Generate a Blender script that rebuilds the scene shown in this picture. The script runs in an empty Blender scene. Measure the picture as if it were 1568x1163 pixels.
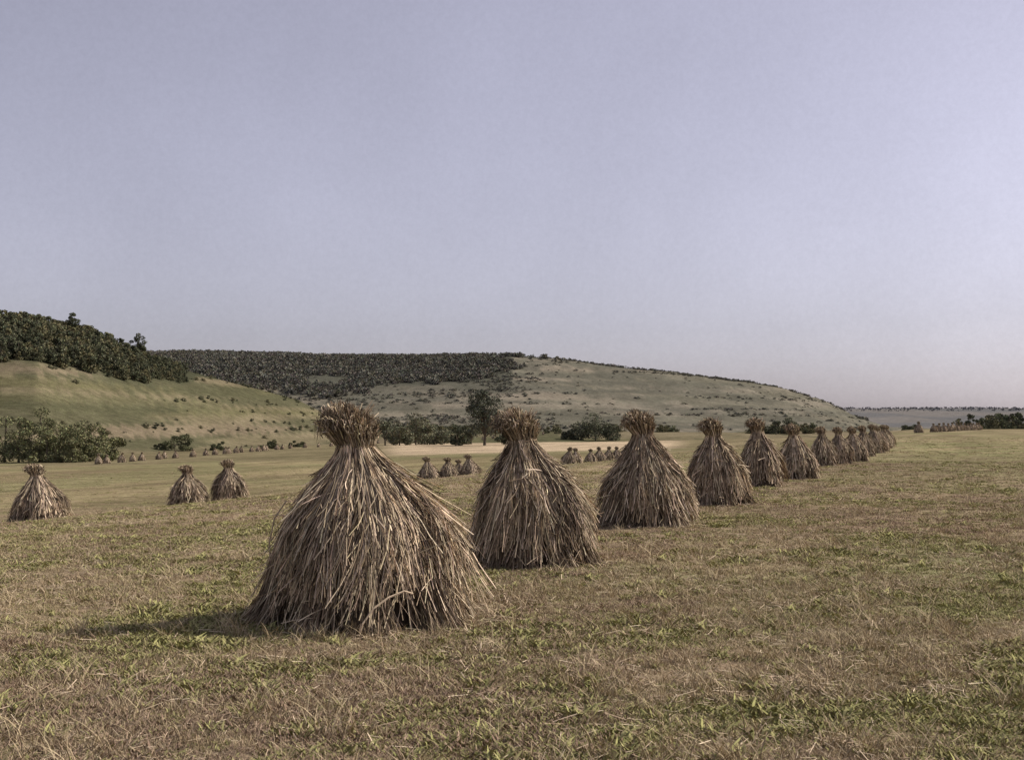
import bpy, math, numpy as np
from mathutils import Vector
rng=np.random.default_rng(7)
scene=bpy.context.scene

# ------------------------------------------------------------ noise
def _h(ix,iy,seed):
    n=(ix.astype(np.int64)*374761393+iy.astype(np.int64)*668265263+seed*1442695041)&0xffffffff
    n=((n^(n>>13))*1274126177)&0xffffffff
    n=n^(n>>16)
    return (n&0xffff)/65535.0
def vnoise(x,y,seed=0):
    x=np.asarray(x,float);y=np.asarray(y,float)
    ix=np.floor(x);iy=np.floor(y);fx=x-ix;fy=y-iy
    fx=fx*fx*(3-2*fx);fy=fy*fy*(3-2*fy)
    a=_h(ix,iy,seed);b=_h(ix+1,iy,seed);c=_h(ix,iy+1,seed);d=_h(ix+1,iy+1,seed)
    return (a*(1-fx)+b*fx)*(1-fy)+(c*(1-fx)+d*fx)*fy
def fbm(x,y,seed=0,o=4):
    s=0;a=.5;t=0
    for i in range(o):
        s=s+a*vnoise(x*2**i+i*17.3,y*2**i-i*9.1,seed+i);t+=a;a*=.5
    return s/t
def sm(a,b,x):
    u=np.clip((x-a)/(b-a),0,1);return u*u*(3-2*u)

# ------------------------------------------------------------ terrain
S_T=[-1e4,0,5,12,20,28,40,134,180,400,1e4]
S_Z=[0,0,-.12,-.55,-1.2,-2.4,-3.0,-5.2,-5.7,-5.9,-6]
K=1880.
def tt(px): return (np.asarray(px,float)-784)/K
A_T=tt([-900,0,55,130,230,330,400,460,510,560]);A_E=np.array([170,152,146,128,98,73,56,36,8,-12])/K
A_F=tt([-900,55,300,480,560]);A_FV=np.array([210,245,330,420,470])
A_R=tt([-900,55,300,480,560]);A_RV=np.array([460,500,540,580,600])
B_T=tt([-900,0,200,300,500,700,780,850,920,1010,1090,1150,1200,1250,1280,1315,1360,1450])
B_E=np.array([115,110,105,106,101,102,104,99,89,80,68,61,52,39,28,12,-4,-14])/K
def hillA(x,y,base):
    t=x/np.maximum(y,1)
    f=np.interp(t,A_F,A_FV);R=np.interp(t,A_R,A_RV);zr=1.5+np.interp(t,A_T,A_E)*R
    u=(y-f)/(R-f)
    g=np.where(u<1,sm(0,1,u),1-.9*sm(1,3.2,u))
    return base+(zr-base)*g*(u>0),u
def hillB(x,y,base):
    t=x/np.maximum(y,1)
    f=640.;R=1300.;zr=1.5+np.interp(t,B_T,B_E)*R
    u=(y-f)/(R-f)
    g=np.where(u<1,sm(0,1,u),1-.8*sm(1,3.0,u))
    return base+(zr-base)*g*(u>0),u
def woodA(x,y,ua):
    t=x/np.maximum(y,1)
    return ua-(.55+.95*np.clip(t+.35,0,1)+.16*(fbm(x*.04,y*.04,85,4)-.5)+10*np.clip(t+.27,0,1))
def field(x,y):
    s=-.943*(x+1.24)+.333*(y-9.9)
    z=np.interp(s,S_T,S_Z)
    for q in (-2,2): z=z+np.interp(s+q,S_T,S_Z)
    z=z/3
    fall=sm(420,640,y)
    return z*(1-fall)+np.minimum(z,-5.9)*fall
def H(x,y):
    x=np.asarray(x,float);y=np.asarray(y,float)
    z=field(x,y)
    z=z+.05*(fbm(x*.9,y*.9,3,4)-.5)+.22*(fbm(x*.05,y*.05,5,3)-.5)*sm(12,60,np.hypot(x,y))
    a,ua=hillA(x,y,z);b,ub=hillB(x,y,z)
    amp=np.clip(ub,0,1)*12
    b=b+(fbm(x*.008,y*.012,9,5)-.5)*amp*(ub>0)*(1-.6*sm(.8,1,ub))
    a=a+(fbm(x*.02,y*.025,11,5)-.5)*4*np.clip(ua*3,0,1)*(ua>0)
    stepb=4.2
    w=b+3*fbm(x*.006,y*.006,31,3)
    fr=(w/stepb)-np.floor(w/stepb)
    b=b+np.where((ub>.03)&(ub<.9),(sm(.62,.95,fr)-fr)*stepb*.5*sm(.38,.58,fbm(x*.004,w*.15,32,3)),0)
    w=a+1.5*fbm(x*.01,y*.01,33,3)
    fr=(w/3.2)-np.floor(w/3.2)
    a=a+np.where((ua>.08)&(ua<.9),(sm(.7,.95,fr)-fr)*3.2*.25*sm(.35,.6,fbm(x*.01,w*.3,34,3)),0)
    h=np.maximum(np.where((ua>0)&(ua<3.2),a,z),np.where(ub>0,b,z))
    c=1.5+ (22+5*fbm(x*.0012,x*0+3,21,4))/K*4500
    far=sm(2600,4500,y)
    h=np.maximum(h,z+(c-z)*far)
    return h

az=np.radians(np.concatenate([np.linspace(-180,-36,60)[:-1],np.linspace(-36,36,600),np.linspace(36,180,60)[1:]]))
rr=np.concatenate([[0.05],np.geomspace(.6,9000,640)])
RR,AZ=np.meshgrid(rr,az,indexing='ij')
X=RR*np.sin(AZ);Y=RR*np.cos(AZ)
Z=H(X,Y)
def mixc(a,b,f): return a*(1-f[...,None])+b*f[...,None]
def C(*c): return np.array(c,float)
def parcels(x,z,cx,cz,seed):
    zz=z/cz+1.2*fbm(x*.6/cx,z*.0,seed+5,3);row=np.floor(zz)
    xx=x/cx+_h(row,row*0,seed)*7+.25*(vnoise(x*2./cx,z/cz,seed+9)-.5)
    return _h(np.floor(xx),row,seed+1),_h(np.floor(xx),row,seed+2)
def cover(x,y,z):
    base=field(x,y)
    a,ua=hillA(x,y,base);b,ub=hillB(x,y,base)
    t=x/np.maximum(y,1)
    s=-.943*(x+1.24)+.333*(y-9.9)
    n1=fbm(x*.35,y*.35,41,5);n2=fbm(x*.06,y*.06,43,4)
    col=mixc(C(.30,.24,.15),C(.24,.228,.12),sm(.40,.58,n1))
    col=mixc(col,C(.28,.205,.145),sm(.48,.66,n2)*.7)
    f=sm(14,22,y)*sm(4,10,s)*(1-sm(60,75,y));col=mixc(col,C(.32,.24,.165),f*.75)
    f=sm(58,75,y)*sm(3,10,s)*(1-sm(185,200,y));col=mixc(col,C(.25,.20,.122),f*.85)
    f=sm(190,200,y)*sm(3,10,s);col=mixc(col,C(.205,.170,.105),f)
    f=sm(230,260,y+20*n2)*(1-sm(560,600,y))*sm(-.115,-.085,t)*(1-sm(.12,.15,t));col=mixc(col,C(.48,.37,.265),f)
    f=sm(100,150,y)*sm(.13,.2,t)*(y<600);col=mixc(col,C(.26,.21,.135),f*.8)
    f=sm(.35,.65,fbm(s*.3,(x+y)*.02,51,3))*sm(16,40,y)*(y<620);col=col*(1-.25*f[...,None])
    f=sm(.46,.62,fbm(x*.10,y*.04,52,5))*sm(14,30,y)*(y<620)*(1-sm(200,260,y));col=mixc(col,C(.20,.182,.10),f*.7)
    f=sm(580,620,y);col=mixc(col,C(.155,.138,.095),f)
    mA=((ua>0)&(a>=b-.5)&(ua<3.2)).astype(float)
    nA=fbm(x*.010,z*.35,61,5)
    cA=mixc(C(.128,.115,.066),C(.172,.144,.094),sm(.38,.6,nA))  # near hill tones paled and greyed, aerial haze painted into the colour
    p1,p2=parcels(x,z,70,4.5,62)
    cA=mixc(cA,C(.215,.175,.12),(p1>.74)*.5);cA=mixc(cA,C(.10,.096,.055),(p1<.22)*.6)
    cA=mixc(cA,C(.185,.145,.105),sm(.54,.62,fbm(x*.02,z*.2,63,4))*.7)
    cA=mixc(cA,C(.085,.082,.050),sm(.53,.61,fbm(x*.05,z*.3,64,5))*.85)
    wd=sm(-.03,.03,woodA(x,y,ua));cA=mixc(cA,C(.07,.07,.045),wd)
    col=mixc(col,cA,mA*sm(0,.08,ua))
    mB=((ub>0)&(b>a+.0)).astype(float)
    nB=fbm(x*.008,z*.22,71,5)
    cB=mixc(C(.155,.142,.114),C(.198,.173,.142),sm(.38,.62,nB))  # main hill grass lighter and greyer: distance haze mixed into its colour
    p1,p2=parcels(x,z,110,6,72)
    cB=mixc(cB,C(.235,.197,.16),(p1>.72)*.5);cB=mixc(cB,C(.13,.121,.095),(p1<.28)*.55)
    cB=mixc(cB,C(.105,.10,.084),sm(.53,.60,fbm(x*.010,z*.5,75,4))*.75)
    cB=mixc(cB,C(.115,.108,.089),sm(.50,.60,fbm(x*.03,y*.03,76,5))*.7)
    cB=mixc(cB,C(.085,.083,.068),sm(.40,.55,ub)*(t<0))
    col=mixc(col,cB,mB*sm(0,.08,ub))
    f=np.exp(-((x+215)/28)**2-((y-940-(x+215)*.1)/9)**2);col=mixc(col,C(.5,.42,.3),np.clip(f*1.6,0,1)*mB)
    f=sm(1800,2600,y);cF=mixc(C(.175,.16,.158),C(.14,.135,.142),sm(.45,.6,fbm(x*.004,y*.003,77,4)));col=mixc(col,cF,f)  # far ridge land: blue-grey haze put into the cover colour
    return col
COL=cover(X,Y,Z)
nr,na=X.shape
V=np.stack([X,Y,Z],-1).reshape(-1,3)
i=np.arange(nr-1)[:,None]*na+np.arange(na-1)[None,:]
F=np.stack([i,i+1,i+na+1,i+na],-1).reshape(-1,4)[:,::-1]

def mesh_np(name,V,F,fcol=None,vcol=None,smooth=False):
    me=bpy.data.meshes.new(name)
    V=np.asarray(V,np.float32);F=np.asarray(F,np.int32)
    me.vertices.add(len(V));me.vertices.foreach_set('co',V.ravel())
    me.loops.add(F.size);me.loops.foreach_set('vertex_index',F.ravel())
    me.polygons.add(len(F));me.polygons.foreach_set('loop_start',np.arange(0,F.size,4,dtype=np.int32))
    me.update(calc_edges=True)
    me.polygons.foreach_set('use_smooth',np.full(len(F),smooth))
    if fcol is not None:
        at=me.color_attributes.new('Col','FLOAT_COLOR','CORNER')
        c=np.concatenate([np.asarray(fcol,np.float32),np.ones((len(F),1),np.float32)],1)
        at.data.foreach_set('color',np.repeat(c,4,axis=0).ravel())
    if vcol is not None:
        at=me.color_attributes.new('Col','FLOAT_COLOR','POINT')
        c=np.concatenate([np.asarray(vcol,np.float32),np.ones((len(V),1),np.float32)],1)
        at.data.foreach_set('color',c.ravel())
    me.validate()
    return me
def add_obj(name,me,mat=None,loc=(0,0,0),rot=0,scale=1,parent=None,link=True):
    o=bpy.data.objects.new(name,me)
    if mat and me is not None and len(me.materials)==0: me.materials.append(mat)
    o.location=loc;o.rotation_euler=(0,0,rot)
    o.scale=(scale,)*3 if np.isscalar(scale) else scale
    if link: scene.collection.objects.link(o)
    if parent: o.parent=parent
    return o

# ------------------------------------------------------------ materials
def newmat(name):
    m=bpy.data.materials.new(name);m.use_nodes=True
    nt=m.node_tree;nt.nodes.clear()
    out=nt.nodes.new('ShaderNodeOutputMaterial');b=nt.nodes.new('ShaderNodeBsdfDiffuse')
    nt.links.new(b.outputs[0],out.inputs[0])
    return m,nt,b,out
def noise(nt,vec,scale,detail=5,rough=.6):
    n=nt.nodes.new('ShaderNodeTexNoise');n.inputs['Scale'].default_value=scale
    n.inputs['Detail'].default_value=detail;n.inputs['Roughness'].default_value=rough
    if vec: nt.links.new(vec,n.inputs['Vector'])
    return n.outputs['Fac']
def maprange(nt,v,a,b,c,d):
    n=nt.nodes.new('ShaderNodeMapRange')
    for k,q in zip((1,2,3,4),(a,b,c,d)): n.inputs[k].default_value=q
    nt.links.new(v,n.inputs[0]);return n.outputs[0]
def math_(nt,op,a,b):
    n=nt.nodes.new('ShaderNodeMath');n.operation=op
    for k,q in enumerate((a,b)):
        if isinstance(q,(int,float)): n.inputs[k].default_value=q
        else: nt.links.new(q,n.inputs[k])
    return n.outputs[0]
def mulcol(nt,col,fac):
    n=nt.nodes.new('ShaderNodeVectorMath');n.operation='SCALE'
    nt.links.new(col,n.inputs[0]);nt.links.new(fac,n.inputs['Scale']);return n.outputs[0]
def attr(nt,nm='Col'):
    n=nt.nodes.new('ShaderNodeAttribute');n.attribute_name=nm;return n.outputs['Color']

mg,nt,b,out=newmat('ground_mat')
geo=nt.nodes.new('ShaderNodeNewGeometry').outputs['Position']
c=attr(nt)
f1=maprange(nt,noise(nt,geo,38,5,.75),.3,.7,.45,1.5)
f2=maprange(nt,noise(nt,geo,3,6,.75),.3,.7,.6,1.4)
f3=maprange(nt,noise(nt,geo,.35,6,.75),.3,.7,.64,1.36)
f4=maprange(nt,noise(nt,geo,.03,8,.75),.3,.7,.72,1.28)
f=math_(nt,'MULTIPLY',math_(nt,'MULTIPLY',f1,f2),math_(nt,'MULTIPLY',f3,f4))
cc=mulcol(nt,c,f)
mx=nt.nodes.new('ShaderNodeMix');mx.data_type='RGBA';mx.blend_type='MULTIPLY'
nt.links.new(maprange(nt,noise(nt,geo,1.3,5,.7),.45,.62,0,.8),mx.inputs[0])
nt.links.new(cc,mx.inputs[6]);mx.inputs[7].default_value=(.86,.95,.78,1)
nt.links.new(mx.outputs[2],b.inputs['Color'])
bp=nt.nodes.new('ShaderNodeBump');bp.inputs['Strength'].default_value=.6;bp.inputs['Distance'].default_value=.04
nt.links.new(noise(nt,geo,22,6,.75),bp.inputs['Height']);nt.links.new(bp.outputs[0],b.inputs['Normal'])

def attrmat(name,nscale,lo=.7,hi=1.3):
    m,nt,b,out=newmat(name)
    geo=nt.nodes.new('ShaderNodeTexCoord').outputs['Object']
    c=mulcol(nt,attr(nt),maprange(nt,noise(nt,geo,nscale,2,.6),.3,.7,lo,hi))
    nt.links.new(c,b.inputs['Color'])
    return m
m_straw=attrmat('straw_mat',7,.7,1.3)
m_leaf=attrmat('foliage_mat',1.2,.75,1.25)
m_grass=attrmat('grass_mat',3,.8,1.2)

add_obj('ground',mesh_np('ground',V,F,vcol=COL.reshape(-1,3),smooth=True),mg)

# ------------------------------------------------------------ mesh helpers
class MB:
    def __init__(s): s.v=[];s.f=[];s.c=[];s.n=0
    def add(s,v,f,c):
        v=np.asarray(v,float).reshape(-1,3);f=np.asarray(f).reshape(-1,4)
        c=np.asarray(c,float)
        if c.ndim==1: c=np.tile(c,(len(f),1))
        s.v.append(v);s.f.append(f+s.n);s.c.append(c);s.n+=len(v)
    def ribbons(s,P,side,w,col):
        n,k,_=P.shape
        L=P-side*w[...,None]*.5;R=P+side*w[...,None]*.5
        v=np.stack([L,R],2)
        base=(np.arange(n)*k*2)[:,None]+(np.arange(k-1)*2)[None,:]
        f=np.stack([base,base+1,base+3,base+2],-1).reshape(-1,4)
        s.add(v.reshape(-1,3),f,np.repeat(col,k-1,axis=0))
    def tube(s,pts,rad,col,sides=6):
        pts=np.asarray(pts,float);k=len(pts);vs=[]
        for j in range(k):
            tg=pts[min(j+1,k-1)]-pts[max(j-1,0)];tg=tg/(np.linalg.norm(tg)+1e-9)
            a=np.cross(tg,[0.3,1,.1]);a/=np.linalg.norm(a)+1e-9;bb=np.cross(tg,a)
            th=np.arange(sides)*2*np.pi/sides
            vs.append(pts[j]+rad[j]*(np.cos(th)[:,None]*a+np.sin(th)[:,None]*bb))
        f=[]
        for j in range(k-1):
            for q in range(sides):
                f.append([j*sides+q,j*sides+(q+1)%sides,(j+1)*sides+(q+1)%sides,(j+1)*sides+q])
        s.add(np.concatenate(vs),f,col)
    def mesh(s,name,smooth=False): return mesh_np(name,np.concatenate(s.v),np.concatenate(s.f),fcol=np.concatenate(s.c),smooth=smooth)

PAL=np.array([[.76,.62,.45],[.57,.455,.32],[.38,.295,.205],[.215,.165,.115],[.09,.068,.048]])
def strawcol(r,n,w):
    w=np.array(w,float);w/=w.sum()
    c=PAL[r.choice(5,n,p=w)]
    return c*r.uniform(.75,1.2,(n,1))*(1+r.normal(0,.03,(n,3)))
def norm(a): return a/(np.linalg.norm(a,axis=-1,keepdims=True)+1e-9)

def make_stook(name,seed,rb=.9,dens=1.,wmul=1.,lean=-.1,hood_end=.55,hd=1.,sh=1.,tw=1.):
    r=np.random.default_rng(seed);m=MB();q=rb/.93
    zk=np.array([-.05,0,.15,.35,.58,.80,1.0,1.18,1.30,1.42])
    rk=np.array([.93,.90,.82,.74,.69,.59,.435,.26,.145,.15])*q
    rk[5]*=sh;rk[6]*=sh
    rk[-2:]=[.135,.15]
    ph=r.uniform(0,6.28,5)
    def lump(th,z): return 1+.06*np.sin(3*th+ph[0]+z)+.065*np.sin(5*th+ph[1]-1.5*z)+.05*np.sin(9*th+ph[2]+z)
    def leanx(z): return lean*np.clip((z-.5)/1.2,0,1)**1.6
    th=np.linspace(0,2*np.pi,29)[:-1]
    zs=np.array([0.,.3,.6,.9,1.12,1.25,1.36,1.46,1.56,1.60]);cr=np.interp(zs,zk,rk)*.78
    cr[-4:]=[.11,.14,.12,.03]
    vv=[];
    for z,c_ in zip(zs,cr):
        R=c_*lump(th,z)*.97
        vv.append(np.stack([R*np.cos(th)+leanx(z)+(lean*.8*max(z-1.36,0)/.3),R*np.sin(th),np.full(28,z)],1))
    ff=[[j*28+k,j*28+(k+1)%28,(j+1)*28+(k+1)%28,(j+1)*28+k] for j in range(9) for k in range(28)]
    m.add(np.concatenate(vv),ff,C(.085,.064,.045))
    # lower sheaves standing on the ground
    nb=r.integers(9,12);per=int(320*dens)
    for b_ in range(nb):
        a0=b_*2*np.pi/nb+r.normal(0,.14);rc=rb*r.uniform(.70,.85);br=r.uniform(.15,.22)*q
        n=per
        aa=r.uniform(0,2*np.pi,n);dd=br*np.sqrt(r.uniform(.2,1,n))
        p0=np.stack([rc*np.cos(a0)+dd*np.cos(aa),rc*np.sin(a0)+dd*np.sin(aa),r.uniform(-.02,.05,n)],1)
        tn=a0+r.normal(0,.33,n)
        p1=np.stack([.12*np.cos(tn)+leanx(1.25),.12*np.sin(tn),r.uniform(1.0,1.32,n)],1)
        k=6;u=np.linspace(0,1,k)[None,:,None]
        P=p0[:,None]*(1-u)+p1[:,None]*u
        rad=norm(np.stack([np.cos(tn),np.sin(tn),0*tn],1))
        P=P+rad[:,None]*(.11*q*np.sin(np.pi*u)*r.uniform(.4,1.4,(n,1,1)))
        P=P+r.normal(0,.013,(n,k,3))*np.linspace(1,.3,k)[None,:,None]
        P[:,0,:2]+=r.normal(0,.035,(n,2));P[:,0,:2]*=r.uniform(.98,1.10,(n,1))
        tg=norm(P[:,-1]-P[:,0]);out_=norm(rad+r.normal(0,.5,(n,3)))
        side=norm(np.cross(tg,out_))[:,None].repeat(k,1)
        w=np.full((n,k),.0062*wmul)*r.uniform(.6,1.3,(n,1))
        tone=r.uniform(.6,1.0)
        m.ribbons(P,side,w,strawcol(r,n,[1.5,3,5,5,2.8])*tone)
    # hood sheaf hanging over, in separate hanks
    n=int(4300*dens*hd)
    nt_=28;tuf=np.arange(nt_)*2*np.pi/nt_+r.normal(0,.12,nt_);tufz=np.clip(r.normal(hood_end,.19,nt_),.2,.95)
    tdr=r.normal(0,.11,nt_);tlay=r.uniform(-.03,.06,nt_);ttone=r.uniform(.55,1.18,nt_);tfl=np.maximum(r.normal(.025,.04,nt_),-.01)
    ti=r.integers(0,nt_,n)
    sp=r.normal(0,.11,n);a=tuf[ti]+sp;k=8
    free=r.uniform(0,1,n)<.32;a=np.where(free,r.uniform(0,2*np.pi,n),a)
    z1=np.clip(tufz[ti]+r.normal(0,.10,n)+np.where(r.uniform(0,1,n)<.4,r.uniform(0,.6,n),0),.10,1.12)
    z0=r.uniform(1.24,1.38,n)
    u=np.linspace(0,1,k)[None,:]
    z=z0[:,None]*(1-u)+z1[:,None]*u
    wob=r.normal(0,.05,(n,1))*np.sin(np.pi*u)+r.normal(0,.02,(n,1))*np.sin(2*np.pi*u)
    drift=tdr[ti]+r.normal(0,.14,n)
    th_=a[:,None]+drift[:,None]*u**1.5+wob+r.normal(0,.009,(n,k))
    lay=(tlay[ti]+r.uniform(-.03,.03,n))[:,None]*(.3+u)
    flare=(tfl[ti]+r.normal(0,.025,n))[:,None]*u**4
    R=np.interp(z,zk,rk)*lump(th_,z)*1.0+lay+flare
    R[:,0]=r.uniform(.09,.145,n)
    P=np.stack([R*np.cos(th_)+leanx(z),R*np.sin(th_),z+r.normal(0,.006,(n,k))],-1)
    tg=norm(P[:,-1]-P[:,1]);o_=norm(np.stack([np.cos(a),np.sin(a),.3+0*a],1)+r.normal(0,.5,(n,3)))
    side=norm(np.cross(tg,o_))[:,None].repeat(k,1)
    w=.0062*wmul*r.uniform(.6,1.4,(n,1))*np.ones((1,k))
    m.ribbons(P,side,w,strawcol(r,n,[4,4.5,4.3,3.8,2.4])*ttone[ti][:,None])
    # stray stems
    n=int(420*dens)
    a=r.uniform(0,2*np.pi,n);zb=r.uniform(.12,1.2,n);Rb=np.interp(zb,zk,rk)*1.03
    tang=np.stack([-np.sin(a),np.cos(a),0*a],1)*r.normal(0,.8,(n,1))
    d=norm(np.stack([np.cos(a)*.42,np.sin(a)*.42,r.normal(-1.0,.6,n)],1)+tang)
    ln=r.uniform(.08,.36,n);k=4;u=np.linspace(0,1,k)[None,:,None]
    s0=np.stack([Rb*np.cos(a)+leanx(zb),Rb*np.sin(a),zb],1)
    P=s0[:,None]+d[:,None]*ln[:,None,None]*u;P[...,2]-=(.12*ln[:,None])*u[...,0]**2
    P[...,2]=np.maximum(P[...,2],.01)
    m.ribbons(P,norm(np.cross(d,norm(r.normal(0,1,(n,3)))))[:,None].repeat(k,1),np.full((n,k),.006*wmul),strawcol(r,n,[5,4,2,1,0]))
    # tuft above the tie: butt ends fan out stiffly, in clumps, and sag towards the lean side
    n=int(1700*dens);k=7;nc=13;ca_=r.uniform(0,2*np.pi,nc);ce=r.uniform(.25,1,nc);ch=r.uniform(.84,1.12,nc)
    ci_=r.integers(0,nc,n);a=ca_[ci_]+r.normal(0,.45,n);e=np.clip(ce[ci_]+r.normal(0,.25,n),0,1)
    fr_=r.uniform(0,1,n)<.4;a=np.where(fr_,r.uniform(0,2*np.pi,n),a);e=np.where(fr_,r.uniform(0,1,n)**.6,e)
    u=np.linspace(0,1,k)[None,:]
    leanf=(1-np.cos(a))*.5
    top=r.uniform(.20,.37,n)*(1-.28*e**2)*ch[ci_];Rm=.22*tw*e*r.uniform(.75,1.2,n)*(1+.32*leanf)
    bend=(.02+.60*leanf**1.5)
    z=1.31+top[:,None]*np.sin(u*np.pi*.5*(1+bend[:,None]*e[:,None]*r.uniform(.4,1.3,(n,1))))*1.05
    R=(.04+.09*e[:,None])*(1-u)+Rm[:,None]*u**.95
    P=np.stack([R*np.cos(a)[:,None]+leanx(1.34)+(z-1.34)*lean*1.7,R*np.sin(a)[:,None],z],-1)+r.normal(0,.007,(n,k,3))
    tg=norm(P[:,-1]-P[:,0]);o_=norm(r.normal(0,1,(n,3)))
    side=norm(np.cross(tg,o_))[:,None].repeat(k,1)
    w=wmul*np.array([.006,.006,.006,.0065,.008,.009,.006])[None,:]*r.uniform(.7,1.2,(n,1))
    m.ribbons(P,side,w,strawcol(r,n,[1.8,2.8,4,4.8,4.2])*C(.90,.92,.92))
    n=int(90*dens);a=r.uniform(0,2*np.pi,n)
    d=norm(np.stack([np.cos(a)*.75+lean,np.sin(a)*.75,r.uniform(.4,1.3,n)],1));k=4;u=np.linspace(0,1,k)[None,:,None]
    P=np.array([leanx(1.4)+lean*.1,0,1.42])[None,None]+d[:,None]*r.uniform(.20,.33,n)[:,None,None]*u
    m.ribbons(P,norm(np.cross(d,norm(r.normal(0,1,(n,3)))))[:,None].repeat(k,1),np.full((n,k),.006*wmul),strawcol(r,n,[5,4,2,1,0]))
    for q_ in range(4):
        tz=np.linspace(0,2*np.pi,15)
        pts=np.stack([(.142+.008*np.sin(5*tz+q_))*np.cos(tz)+leanx(1.3),(.142+.008*np.sin(5*tz+q_))*np.sin(tz),1.27+.02*q_+.018*np.sin(tz*2+q_)],1)
        m.tube(pts,[.010]*15,C(.36,.275,.18)*r.uniform(.7,1.2),5)
    # fallen straw about the foot
    n=int(160*dens);a=r.uniform(0,2*np.pi,n);R0=rb*r.uniform(.95,1.22,n)**1.2;d2=a+r.normal(0,.8,n);ln=r.uniform(.06,.25,n)
    k=3;u=(np.linspace(-.5,.5,k))[None,:]
    P=np.stack([(R0*np.cos(a))[:,None]+np.cos(d2)[:,None]*ln[:,None]*u,(R0*np.sin(a))[:,None]+np.sin(d2)[:,None]*ln[:,None]*u,r.uniform(.015,.06,n)[:,None]+r.normal(0,.02,(n,1))*u],-1)
    side=np.stack([-np.sin(d2),np.cos(d2),0*d2],1)[:,None].repeat(k,1)
    m.ribbons(P,side,np.full((n,k),.006*wmul),strawcol(r,n,[3,5,4,2,0]))
    return m
s1=make_stook('s1',11,.865,1.5,.95,-.16,.46)
s1.tube([(.05,-.90,.02),(.08,-.91,.12),(.15,-.87,.22),(.25,-.82,.29),(.36,-.77,.33),(.42,-.75,.31)],[.007]*6,C(.65,.52,.37),5)
s1.tube([(-.62,-.05,.93),(-.70,-.1,.80),(-.74,-.1,.62),(-.73,-.1,.46)],[.006]*4,C(.5,.40,.28),5)
near=[(s1.mesh('stook_1'),-1.13,9.6,0,1.0),
 (make_stook('s2',12,.71,1.3,1.1,-.18,.42,tw=1.05).mesh('stook_2'),.22,13.4,0,1.0),
 (make_stook('s3',13,.75,1.1,1.3,-.16,.45,sh=.90).mesh('stook_3'),2.07,18.6,0,1.02),
 (make_stook('s4',14,.65,1.,1.5,-.14,.45).mesh('stook_4'),3.9,23.3,0,.97)]
for me,x,y,ro,sc in near:
    add_obj('straw_stook',me,m_straw,(x,y,float(H(x,y))-.02),ro,sc)
mid=[make_stook('m%d'%j,30+j,[.62,.68,.60][j],.5,2.2,[-.12,-.17,-.09][j],.45,sh=[1,.93,1.05][j]).mesh('stook_mid_%d'%j) for j in range(3)]
far=[make_stook('f%d'%j,50+j,[.68,.74,.78][j],.14,5.0,-.08,.45).mesh('stook_far_%d'%j) for j in range(3)]
for me in mid+far: me.materials.append(m_straw)
k=0
for x,y,sc in [(6.1,30.2,.98),(8.02,34.6,.95),(11.45,45.3,.86),(12.7,47.6,.84),(14.1,50.6,.86),(16.2,56.6,.88),(18.5,62.8,.9),(21.1,70.6,.9),
               (24.2,80,.9),(26.9,88,.9),(-13.8,36,1.02),(-12.35,47,1.0),(-10.9,47.6,.97),(-5.8,86,1.0),(-4.45,86.5,.95),(-3.9,92,.85),(-2.95,87,1.0)]:
    ws=1.22 if x<0 else 1.0
    add_obj('straw_stook',mid[k%3],m_straw,(x,y,float(H(x,y))-.02),rng.uniform(-.5,.5),(sc*ws,sc*ws,sc*rng.uniform(.95,1.04)));k+=1
farpos=[(4.96,106),(5.7,109),(7.6,118),(8.7,122),(10.2,130),(11.7,137),(13.4,145),(15,152),(17,160),(19,168)]
for j in range(22): 
    f=j/21; farpos.append((-69+f*1.5+rng.normal(0,.5),205+155*f**1.1+rng.normal(0,1.5)))
for j in range(8): farpos.append((-67+j*2.2,372+j*13))
for j in range(16): farpos.append((-52+j*4.4,480+j*5+rng.normal(0,3)))
farpos+=[(75.5,228)]
for j in range(13): farpos.append((86.5+j*4.2,252+j*9.0))
for x,y in farpos:
    add_obj('straw_stook',far[k%3],m_straw,(x,y,float(H(x,y))-.03),rng.uniform(0,6),rng.uniform(.9,1.08)*(1.2 if x>70 else 1));k+=1

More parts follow.
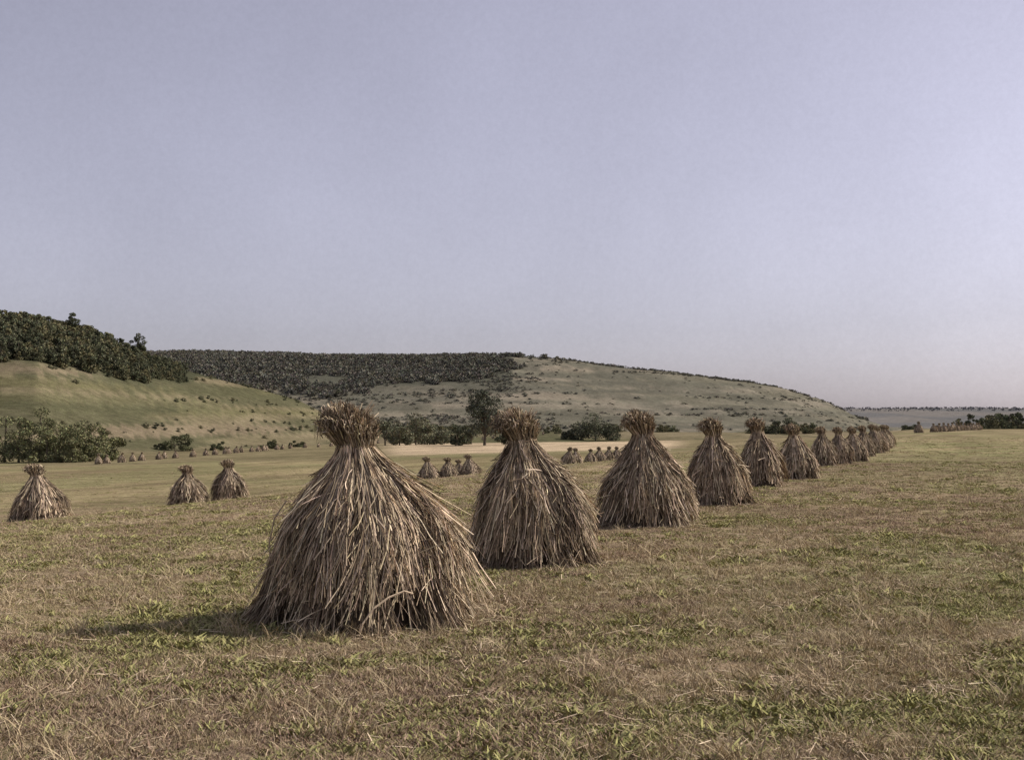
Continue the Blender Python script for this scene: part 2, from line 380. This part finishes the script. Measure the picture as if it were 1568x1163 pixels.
# ------------------------------------------------------------ trees
def tree(seed,h,w,ncl,nleaf,ls,base=.2,col=(.06,.075,.03),shape=1.,trunk=True,clr=.24,gain=1.75,tv=(.65,1.3)):
    r=np.random.default_rng(seed);m=MB();col=np.array(col)*gain
    bark=C(.13,.11,.085)
    cz=h*(base+(1-base)*.5);hz=h*(1-base)*.5
    cl=[]
    for j in range(ncl):
        d=norm(r.normal(0,1,3));rad=r.uniform(.25,.9)**.7
        p=np.array([d[0]*w*.5*rad,d[1]*w*.5*rad,cz+d[2]*hz*rad*.92])
        if base<.1 and j%3==0:
            aa=r.uniform(0,6.28);p=np.array([np.cos(aa)*w*.38,np.sin(aa)*w*.38,h*r.uniform(.10,.28)])
        fz=(p[2]-h*base)/(h*(1-base));p[:2]*=(1-.35*fz*shape)
        cl.append((p,r.uniform(.6,1.2)*clr*min(w,h)*.9))
    if trunk:
        m.tube([(0,0,-.3),(r.normal(0,.02)*h,0,h*.3),(r.normal(0,.03)*h,r.normal(0,.03)*h,h*.6),(0,0,h*.85)],[h*.028,h*.02,h*.012,h*.003],bark)
        for p,_ in cl[:max(4,ncl//2)]:
            s=np.array([0,0,h*r.uniform(.12,.45)]);mdl=(s+p)/2+r.normal(0,.02*h,3)
            m.tube([s,mdl,p],[h*.012,h*.007,h*.002],bark,5)
    per=nleaf//ncl
    for p,cr in cl:
        d=norm(r.normal(0,1,(per,3)));rd=cr*r.uniform(.35,1.1,per)**.6
        c_=p+d*rd[:,None]*np.array([1,1,.75]);c_[:,2]=np.maximum(c_[:,2],.05*h*r.uniform(0,1,per))
        a=norm(r.normal(0,1,(per,3)));b_=norm(np.cross(a,norm(r.normal(0,1,(per,3)))))
        sz=ls*r.uniform(.5,1.2,per)[:,None]
        vv=np.stack([c_-a*sz,c_+b_*sz*.6,c_+a*sz,c_-b_*sz*.6],1)
        ff=np.arange(per*4).reshape(-1,4)
        tone=r.uniform(*tv)
        lc=col*tone*r.uniform(.7,1.35,(per,1))
        lc=lc*(1+r.normal(0,.06,(per,3)))
        m.add(vv.reshape(-1,3),ff,np.clip(lc,.005,1))
    return m.mesh('tree_%d'%seed)
def src(meshes,name,mat):
    co=bpy.data.collections.new(name)
    for j,me in enumerate(meshes):
        if len(me.materials)==0: me.materials.append(mat)
        co.objects.link(bpy.data.objects.new('%s_part_%02d'%(name,j),me))
    return co
def scatter(name,P,yaw,scl,idx,coll):
    n=len(P);me=bpy.data.meshes.new(name);me.vertices.add(n)
    me.vertices.foreach_set('co',np.asarray(P,np.float32).ravel())
    rot=np.zeros((n,3),np.float32);rot[:,2]=yaw
    scl=np.asarray(scl,np.float32)
    if scl.ndim==1: scl=np.repeat(scl[:,None],3,1)
    me.attributes.new('rot','FLOAT_VECTOR','POINT').data.foreach_set('vector',rot.ravel())
    me.attributes.new('scl','FLOAT_VECTOR','POINT').data.foreach_set('vector',scl.ravel())
    me.attributes.new('idx','INT','POINT').data.foreach_set('value',np.asarray(idx,np.int32))
    o=bpy.data.objects.new(name,me);scene.collection.objects.link(o)
    ng=bpy.data.node_groups.new(name+'_gn','GeometryNodeTree')
    ng.interface.new_socket('Geometry',in_out='INPUT',socket_type='NodeSocketGeometry')
    ng.interface.new_socket('Geometry',in_out='OUTPUT',socket_type='NodeSocketGeometry')
    N=ng.nodes;gi=N.new('NodeGroupInput');go=N.new('NodeGroupOutput');ip=N.new('GeometryNodeInstanceOnPoints')
    ci=N.new('GeometryNodeCollectionInfo');ci.inputs['Collection'].default_value=coll
    ci.inputs['Separate Children'].default_value=True;ci.inputs['Reset Children'].default_value=True
    def na_(nm,ty):
        q=N.new('GeometryNodeInputNamedAttribute');q.data_type=ty;q.inputs['Name'].default_value=nm
        return [s for s in q.outputs if s.enabled and s.name=='Attribute'][0]
    L=ng.links.new
    L(gi.outputs[0],ip.inputs['Points']);L(ci.outputs[0],ip.inputs['Instance']);ip.inputs['Pick Instance'].default_value=True
    L(na_('idx','INT'),ip.inputs['Instance Index']);L(na_('rot','FLOAT_VECTOR'),ip.inputs['Rotation']);L(na_('scl','FLOAT_VECTOR'),ip.inputs['Scale'])
    L(ip.outputs[0],go.inputs[0])
    md=o.modifiers.new('scatter','NODES');md.node_group=ng
    return o
# distant forest on hill B
fm=[tree(100+j,1.,[1.3,1.1,1.4,1.0,1.2][j],7,110,.16,base=.0,col=[(.084,.080,.066),(.078,.077,.064),(.093,.086,.066),(.076,.075,.064),(.088,.079,.066)][j],clr=.32,trunk=False,gain=1.95,tv=(.85,1.15)) for j in range(5)]  # leaf colours lifted, greyed and low in contrast to stand in for haze
cf=src(fm,'far_tree',m_leaf)
U0_T=tt([-900,240,400,500,600,700,780,830,900]);U0=np.array([.55,.56,.48,.43,.47,.52,.64,.80,.96])
n=17000;y=rng.uniform(900,1420,n);x=rng.uniform(-.40,.22,n)*y
base=field(x,y);_,ub=hillB(x,y,base);t=x/y
u0=np.interp(t,U0_T,U0)+.24*(fbm(x*.012,y*.012,81,5)-.5)
keep=(ub>u0)&(ub<1.08)&(fbm(x*.02,y*.02,82,4)>np.where(t<-.02,.30,.42))
x=x[keep];y=y[keep]
P=np.stack([x,y,H(x,y)-.4],1);hh=rng.uniform(3.4,5.8,len(x))*(1-.35*sm(0,.12,x/y))
scatter('distant_forest',P,rng.uniform(0,6.28,len(x)),hh,rng.integers(0,5,len(x)),cf)
n=18000;y=rng.uniform(650,1310,n);x=rng.uniform(-.36,.29,n)*y
z=H(x,y);_,ub=hillB(x,y,field(x,y))
ln=fbm(x*.006,z*.6,91,3);keep=(ub>.05)&(ub<1.0)&(((ln>.63)&(rng.uniform(0,1,n)<.7))|((fbm(x*.012,y*.012,92,4)>.60)&(x/y<.08)&(rng.uniform(0,1,n)<.8))|((ub>.96)&(rng.uniform(0,1,n)<.8))|(rng.uniform(0,1,n)<.03))
x=x[keep];y=y[keep];z=z[keep]
hs=rng.uniform(.6,2.2,len(x))*(1+.8*(ub[keep]>.96));scatter('hillside_bushes',np.stack([x,y,z-.3],1),rng.uniform(0,6.28,len(x)),np.stack([hs*1.9,hs*1.9,hs],1),rng.integers(0,5,len(x)),cf)
# wood on hill A
am=[tree(120+j,1.,[.85,.7,.95,.55][j],14,800,.055,base=.04,col=[(.064,.066,.040),(.056,.059,.037),(.078,.073,.042),(.053,.056,.036)][j],clr=.23,gain=2.15,tv=(.75,1.2)) for j in range(4)]
ca=src(am,'wood_tree',m_leaf)
n=4600;y=rng.uniform(360,600,n);x=rng.uniform(-.62,-.265,n)*y
_,ua=hillA(x,y,field(x,y));t=x/y
keep=(woodA(x,y,ua)>0)&(ua<1.12)
x=x[keep];y=y[keep];hh=rng.uniform(3.0,8,len(x))*(1-.45*sm(-.34,-.28,x/y))
scatter('hill_wood',np.stack([x,y,H(x,y)-.3],1),rng.uniform(0,6.28,len(x)),hh,rng.integers(0,4,len(x)),ca)
n=2600;y=rng.uniform(270,590,n);x=rng.uniform(-.5,-.15,n)*y
_,ua=hillA(x,y,field(x,y));z=H(x,y)
keep=(ua>.05)&(((ua>.9)&(ua<1.02)&(rng.uniform(0,1,n)<.5))|(fbm(x*.02,z*.5,87,3)>.65)&(rng.uniform(0,1,n)<.6)|(rng.uniform(0,1,n)<.03))
x=x[keep];y=y[keep];z=z[keep];hs=rng.uniform(.4,1.7,len(x))
scatter('meadow_bushes',np.stack([x,y,z-.2],1),rng.uniform(0,6.28,len(x)),np.stack([hs*1.8,hs*1.8,hs],1),rng.integers(0,4,len(x)),ca)
n=620;t=rng.uniform(-.13,.33,n);y=rng.uniform(600,680,n);x=t*y
keep=fbm(t*40,t*0+1,95,3)>.38;x=x[keep];y=y[keep];t=t[keep]
hs=rng.uniform(2.,5.5,len(x))
scatter('valley_hedge',np.stack([x,y,H(x,y)-.3],1),rng.uniform(0,6.28,len(x)),np.stack([hs*1.5,hs*1.5,hs],1),rng.integers(0,4,len(x)),ca)
n=200;t=rng.uniform(.345,.6,n);y=rng.uniform(650,800,n);x=t*y
hs=rng.uniform(4,9.5,n)*(.6+.9*sm(.34,.40,t))
scatter('horizon_wood',np.stack([x,y,H(x,y)-.3],1),rng.uniform(0,6.28,n),hs,rng.integers(0,4,n),ca)
n=700;t=rng.uniform(.2,.6,n);y=rng.uniform(3900,4600,n);x=t*y
fr=[tree(140+j,1.,1.8,6,90,.2,base=.0,col=(.14,.138,.145),trunk=False,gain=1.4) for j in range(2)]  # pale grey leaves, distance haze painted into the tree colour
scatter('far_ridge_woods',np.stack([x,y,H(x,y)-2],1),rng.uniform(0,6,n),rng.uniform(5,9,n),rng.integers(0,2,n),src(fr,'ridge_tree',m_leaf))
def put(name,px_t,y,me,sc=1.,rot=0,sink=.1):
    x=px_t*y;add_obj(name,me,m_leaf,(x,y,float(H(x,y))-sink),rot,sc)
put('willow_tree',tt(742),400,tree(201,19,16,44,8000,.36,base=.11,col=(.062,.066,.050),shape=.8,clr=.17))
put('willow_tree',tt(700),405,tree(202,7,10,12,2000,.36,base=.02,col=(.07,.075,.05)))
put('willow_tree',tt(778),410,tree(203,6,10,12,1800,.36,base=.02,col=(.06,.066,.046)))
for j,(p,h,w,yy) in enumerate([(590,10,9,430),(612,10,9,425),(637,11,10,430),(655,8,8,440),(676,6,7,430),(722,6,8,435),(890,9,10,520),(912,11.5,11,520),(935,8,10,520),(1188,9,3.5,560),(1208,7,8,590),(870,5,8,520)]):
    put('valley_tree',tt(p),yy,tree(210+j,h*1.1,w,14,2200,.36,base=.02,col=(.098,.098,.066) if j<5 else (.078,.08,.054),clr=.27))
for j,(p,h,w,yy) in enumerate([(30,8,7,225),(62,9,7,226),(84,8,7,228),(104,7,6,232),(120,6.5,6,226),(138,7,6,236),(158,6.4,6,238),(174,5,5,240),(8,9,7,228),(72,5,7,222),(112,4,6,222),(150,4,7,228)]):
    put('hedge_tree',tt(p),yy,tree(230+j,h*1.15,w,18,3600,.2,base=.0,col=(.10,.10,.054),clr=.24))
for j,(p,h,w,yy) in enumerate([(268,4.4,6.5,330),(336,2.6,6,345),(412,3.0,7.5,372),(245,2,4,330),(455,2.4,6,400),(285,5,3.6,333)]):
    put('round_bush',tt(p),yy,tree(250+j,h,w,12,2400,.2,base=.0,col=(.072,.074,.042),shape=.3,trunk=True,clr=.30))
put('oak_tree',tt(212),498,tree(260,12.0,8.5,22,3400,.26,base=.15,col=(.058,.062,.038),clr=.17),sink=.5)
put('oak_tree',tt(108),480,tree(261,12,8,18,2800,.28,base=.15,col=(.058,.062,.038),clr=.17),sink=.5)

# ------------------------------------------------------------ grass and litter
GC={'dry':[(.51,.415,.27),(.43,.345,.22),(.35,.275,.175)],'green':[(.205,.21,.082),(.26,.25,.105),(.325,.295,.14)],
    'brown':[(.32,.225,.16),(.36,.265,.195),(.21,.15,.11)],'litter':[(.68,.56,.41),(.53,.42,.30),(.40,.30,.21)]}
def tuft(seed,kind,n,rad,h,w):
    r=np.random.default_rng(seed);m=MB();col=np.array(GC[kind])[r.integers(0,3,n)]*r.uniform(.7,1.25,(n,1))
    a=r.uniform(0,6.28,n);R=rad*np.sqrt(r.uniform(0,1,n));p=np.stack([R*np.cos(a),R*np.sin(a),0*a],1)
    b_=r.uniform(0,6.28,n);k=4;u=np.linspace(0,1,k)[None,:]
    if kind=='litter':
        ln=r.uniform(.03,.10,n)[:,None];d=np.stack([np.cos(b_),np.sin(b_),r.normal(0,.25,n)],1)
        P=p[:,None]+d[:,None]*(ln*(u-.5))[...,None];P[...,2]+=r.uniform(.005,.03,n)[:,None]
        side=np.stack([-np.sin(b_),np.cos(b_),.3+0*b_],1)
        W=np.full((n,k),w)
    else:
        hh=h*r.uniform(.3,1.3,n)[:,None];ld=hh*r.uniform(.2,1.1,n)[:,None]
        if kind=='green': ld=ld*1.2
        P=np.stack([p[:,:1]+np.cos(b_)[:,None]*ld*u**1.6,p[:,1:2]+np.sin(b_)[:,None]*ld*u**1.6,hh*(u-.25*u*u)-.01],-1)
        b2=b_+r.normal(0,.8,n);side=np.stack([-np.sin(b2),np.cos(b2),.0*b_],1)
        W=w*r.uniform(.6,1.3,(n,1))*(np.array([.8,1,.8,.15])[None,:] if kind!='green' else np.array([.3,.9,1.3,.2])[None,:])
    m.ribbons(P,norm(side)[:,None].repeat(k,1),W,col)
    return m.mesh('tuft_%d'%seed)
kinds=['dry','dry','green','green','brown','litter','litter','dry','green']
gm=[tuft(300+j,kd,[26,34,30,36,26,8,10,18,30][j],[.07,.12,.08,.13,.10,.15,.2,.05,.07][j],[.045,.032,.038,.028,.040,0,0,.13,.06][j],[.004,.004,.007,.009,.005,.0038,.0038,.004,.010][j]) for j,kd in enumerate(kinds)]
cg=src(gm,'grass_tuft',m_grass)
def choose(x,y,r):
    g=fbm(x*.8,y*.8,131,5)+.35*(fbm(x*.1,y*.1,133,3)-.5);b_=fbm(x*.3+40,y*.3,132,4)
    u=r.uniform(0,1,len(x));idx=np.where(u<.45,0,np.where(u<.82,1,np.where(u<.90,7,np.where(u<.96,5,6))))
    gg=np.clip((g-.38)*3.4,.15,.74);m1=r.uniform(0,1,len(x))<gg;idx=np.where(m1,np.where(u<.46,2,np.where(u<.90,3,8)),idx)
    bb=np.clip((b_-.43)*3.0,.03,.45);m2=(r.uniform(0,1,len(x))<bb);idx=np.where(m2,4,idx)
    return idx
def band(n,y0,y1,tm,r,pw=1.):
    y=y0+(y1-y0)*r.uniform(0,1,n)**pw;x=r.uniform(-tm,tm,n)*y;return x,y
xs=[];ys=[];ss=[]
for n,y0,y1,s_ in [(28000,4.8,12,.95),(23000,12,24,1.2),(16000,24,50,1.8),(11000,50,150,2.8)]:
    x,y=band(n,y0,y1,.47,rng);xs.append(x);ys.append(y);ss.append(s_*rng.uniform(.5,1.4,n))
x=np.concatenate(xs);y=np.concatenate(ys);s_=np.concatenate(ss)
idx=choose(x,y,rng)
clump=fbm(x*2.2,y*2.2,135,3);s_=s_*(.50+.95*clump)
zs=np.minimum(s_,1.4)
scatter('field_grass',np.stack([x,y,H(x,y)],1),rng.uniform(0,6.28,len(x)),np.stack([s_,s_,zs],1),idx,cg)

# ------------------------------------------------------------ light and camera
el=math.radians(41);azs=math.radians(73)
sv=Vector((math.sin(azs)*math.cos(el),math.cos(azs)*math.cos(el),math.sin(el)))
sd=bpy.data.lights.new('sun','SUN');sd.energy=5.0;sd.angle=math.radians(.5);sd.color=(1,.92,.79)
so=bpy.data.objects.new('sun',sd);so.rotation_euler=sv.to_track_quat('Z','Y').to_euler();scene.collection.objects.link(so)
w=bpy.data.worlds.new('World');scene.world=w;w.use_nodes=True;nt=w.node_tree
bg=nt.nodes['Background'];bg.inputs[1].default_value=.109
sk=nt.nodes.new('ShaderNodeTexSky');sk.sky_type='NISHITA';sk.sun_disc=False;sk.sun_elevation=el;sk.sun_rotation=azs
sk.air_density=1.0;sk.dust_density=1.5;sk.ozone_density=2.0
hs_=nt.nodes.new('ShaderNodeHueSaturation');hs_.inputs['Saturation'].default_value=.34
nt.links.new(sk.outputs[0],hs_.inputs['Color'])
mu=nt.nodes.new('ShaderNodeMix');mu.data_type='RGBA';mu.blend_type='MULTIPLY';mu.inputs[0].default_value=1
nt.links.new(hs_.outputs[0],mu.inputs[6]);mu.inputs[7].default_value=(1.03,.96,1.09,1)
tc=nt.nodes.new('ShaderNodeTexCoord').outputs['Generated']
h1=maprange(nt,noise(nt,tc,4,6,.6),.3,.7,.94,1.06)
h2=maprange(nt,noise(nt,tc,220,3,.85),.3,.7,.965,1.035)
nt.links.new(mulcol(nt,mu.outputs[2],math_(nt,'MULTIPLY',h1,h2)),bg.inputs[0])
cd=bpy.data.cameras.new('camera');cam=bpy.data.objects.new('camera',cd);scene.collection.objects.link(cam)
cam.location=(0,0,1.5+float(H(0.,.1)));cam.rotation_euler=(math.radians(90+2.09),0,0)
cd.sensor_width=36;cd.lens=36*K/1568;cd.clip_end=20000;cd.clip_start=.1
scene.camera=cam
scene.view_settings.view_transform='Standard';scene.view_settings.look='None';scene.view_settings.exposure=0
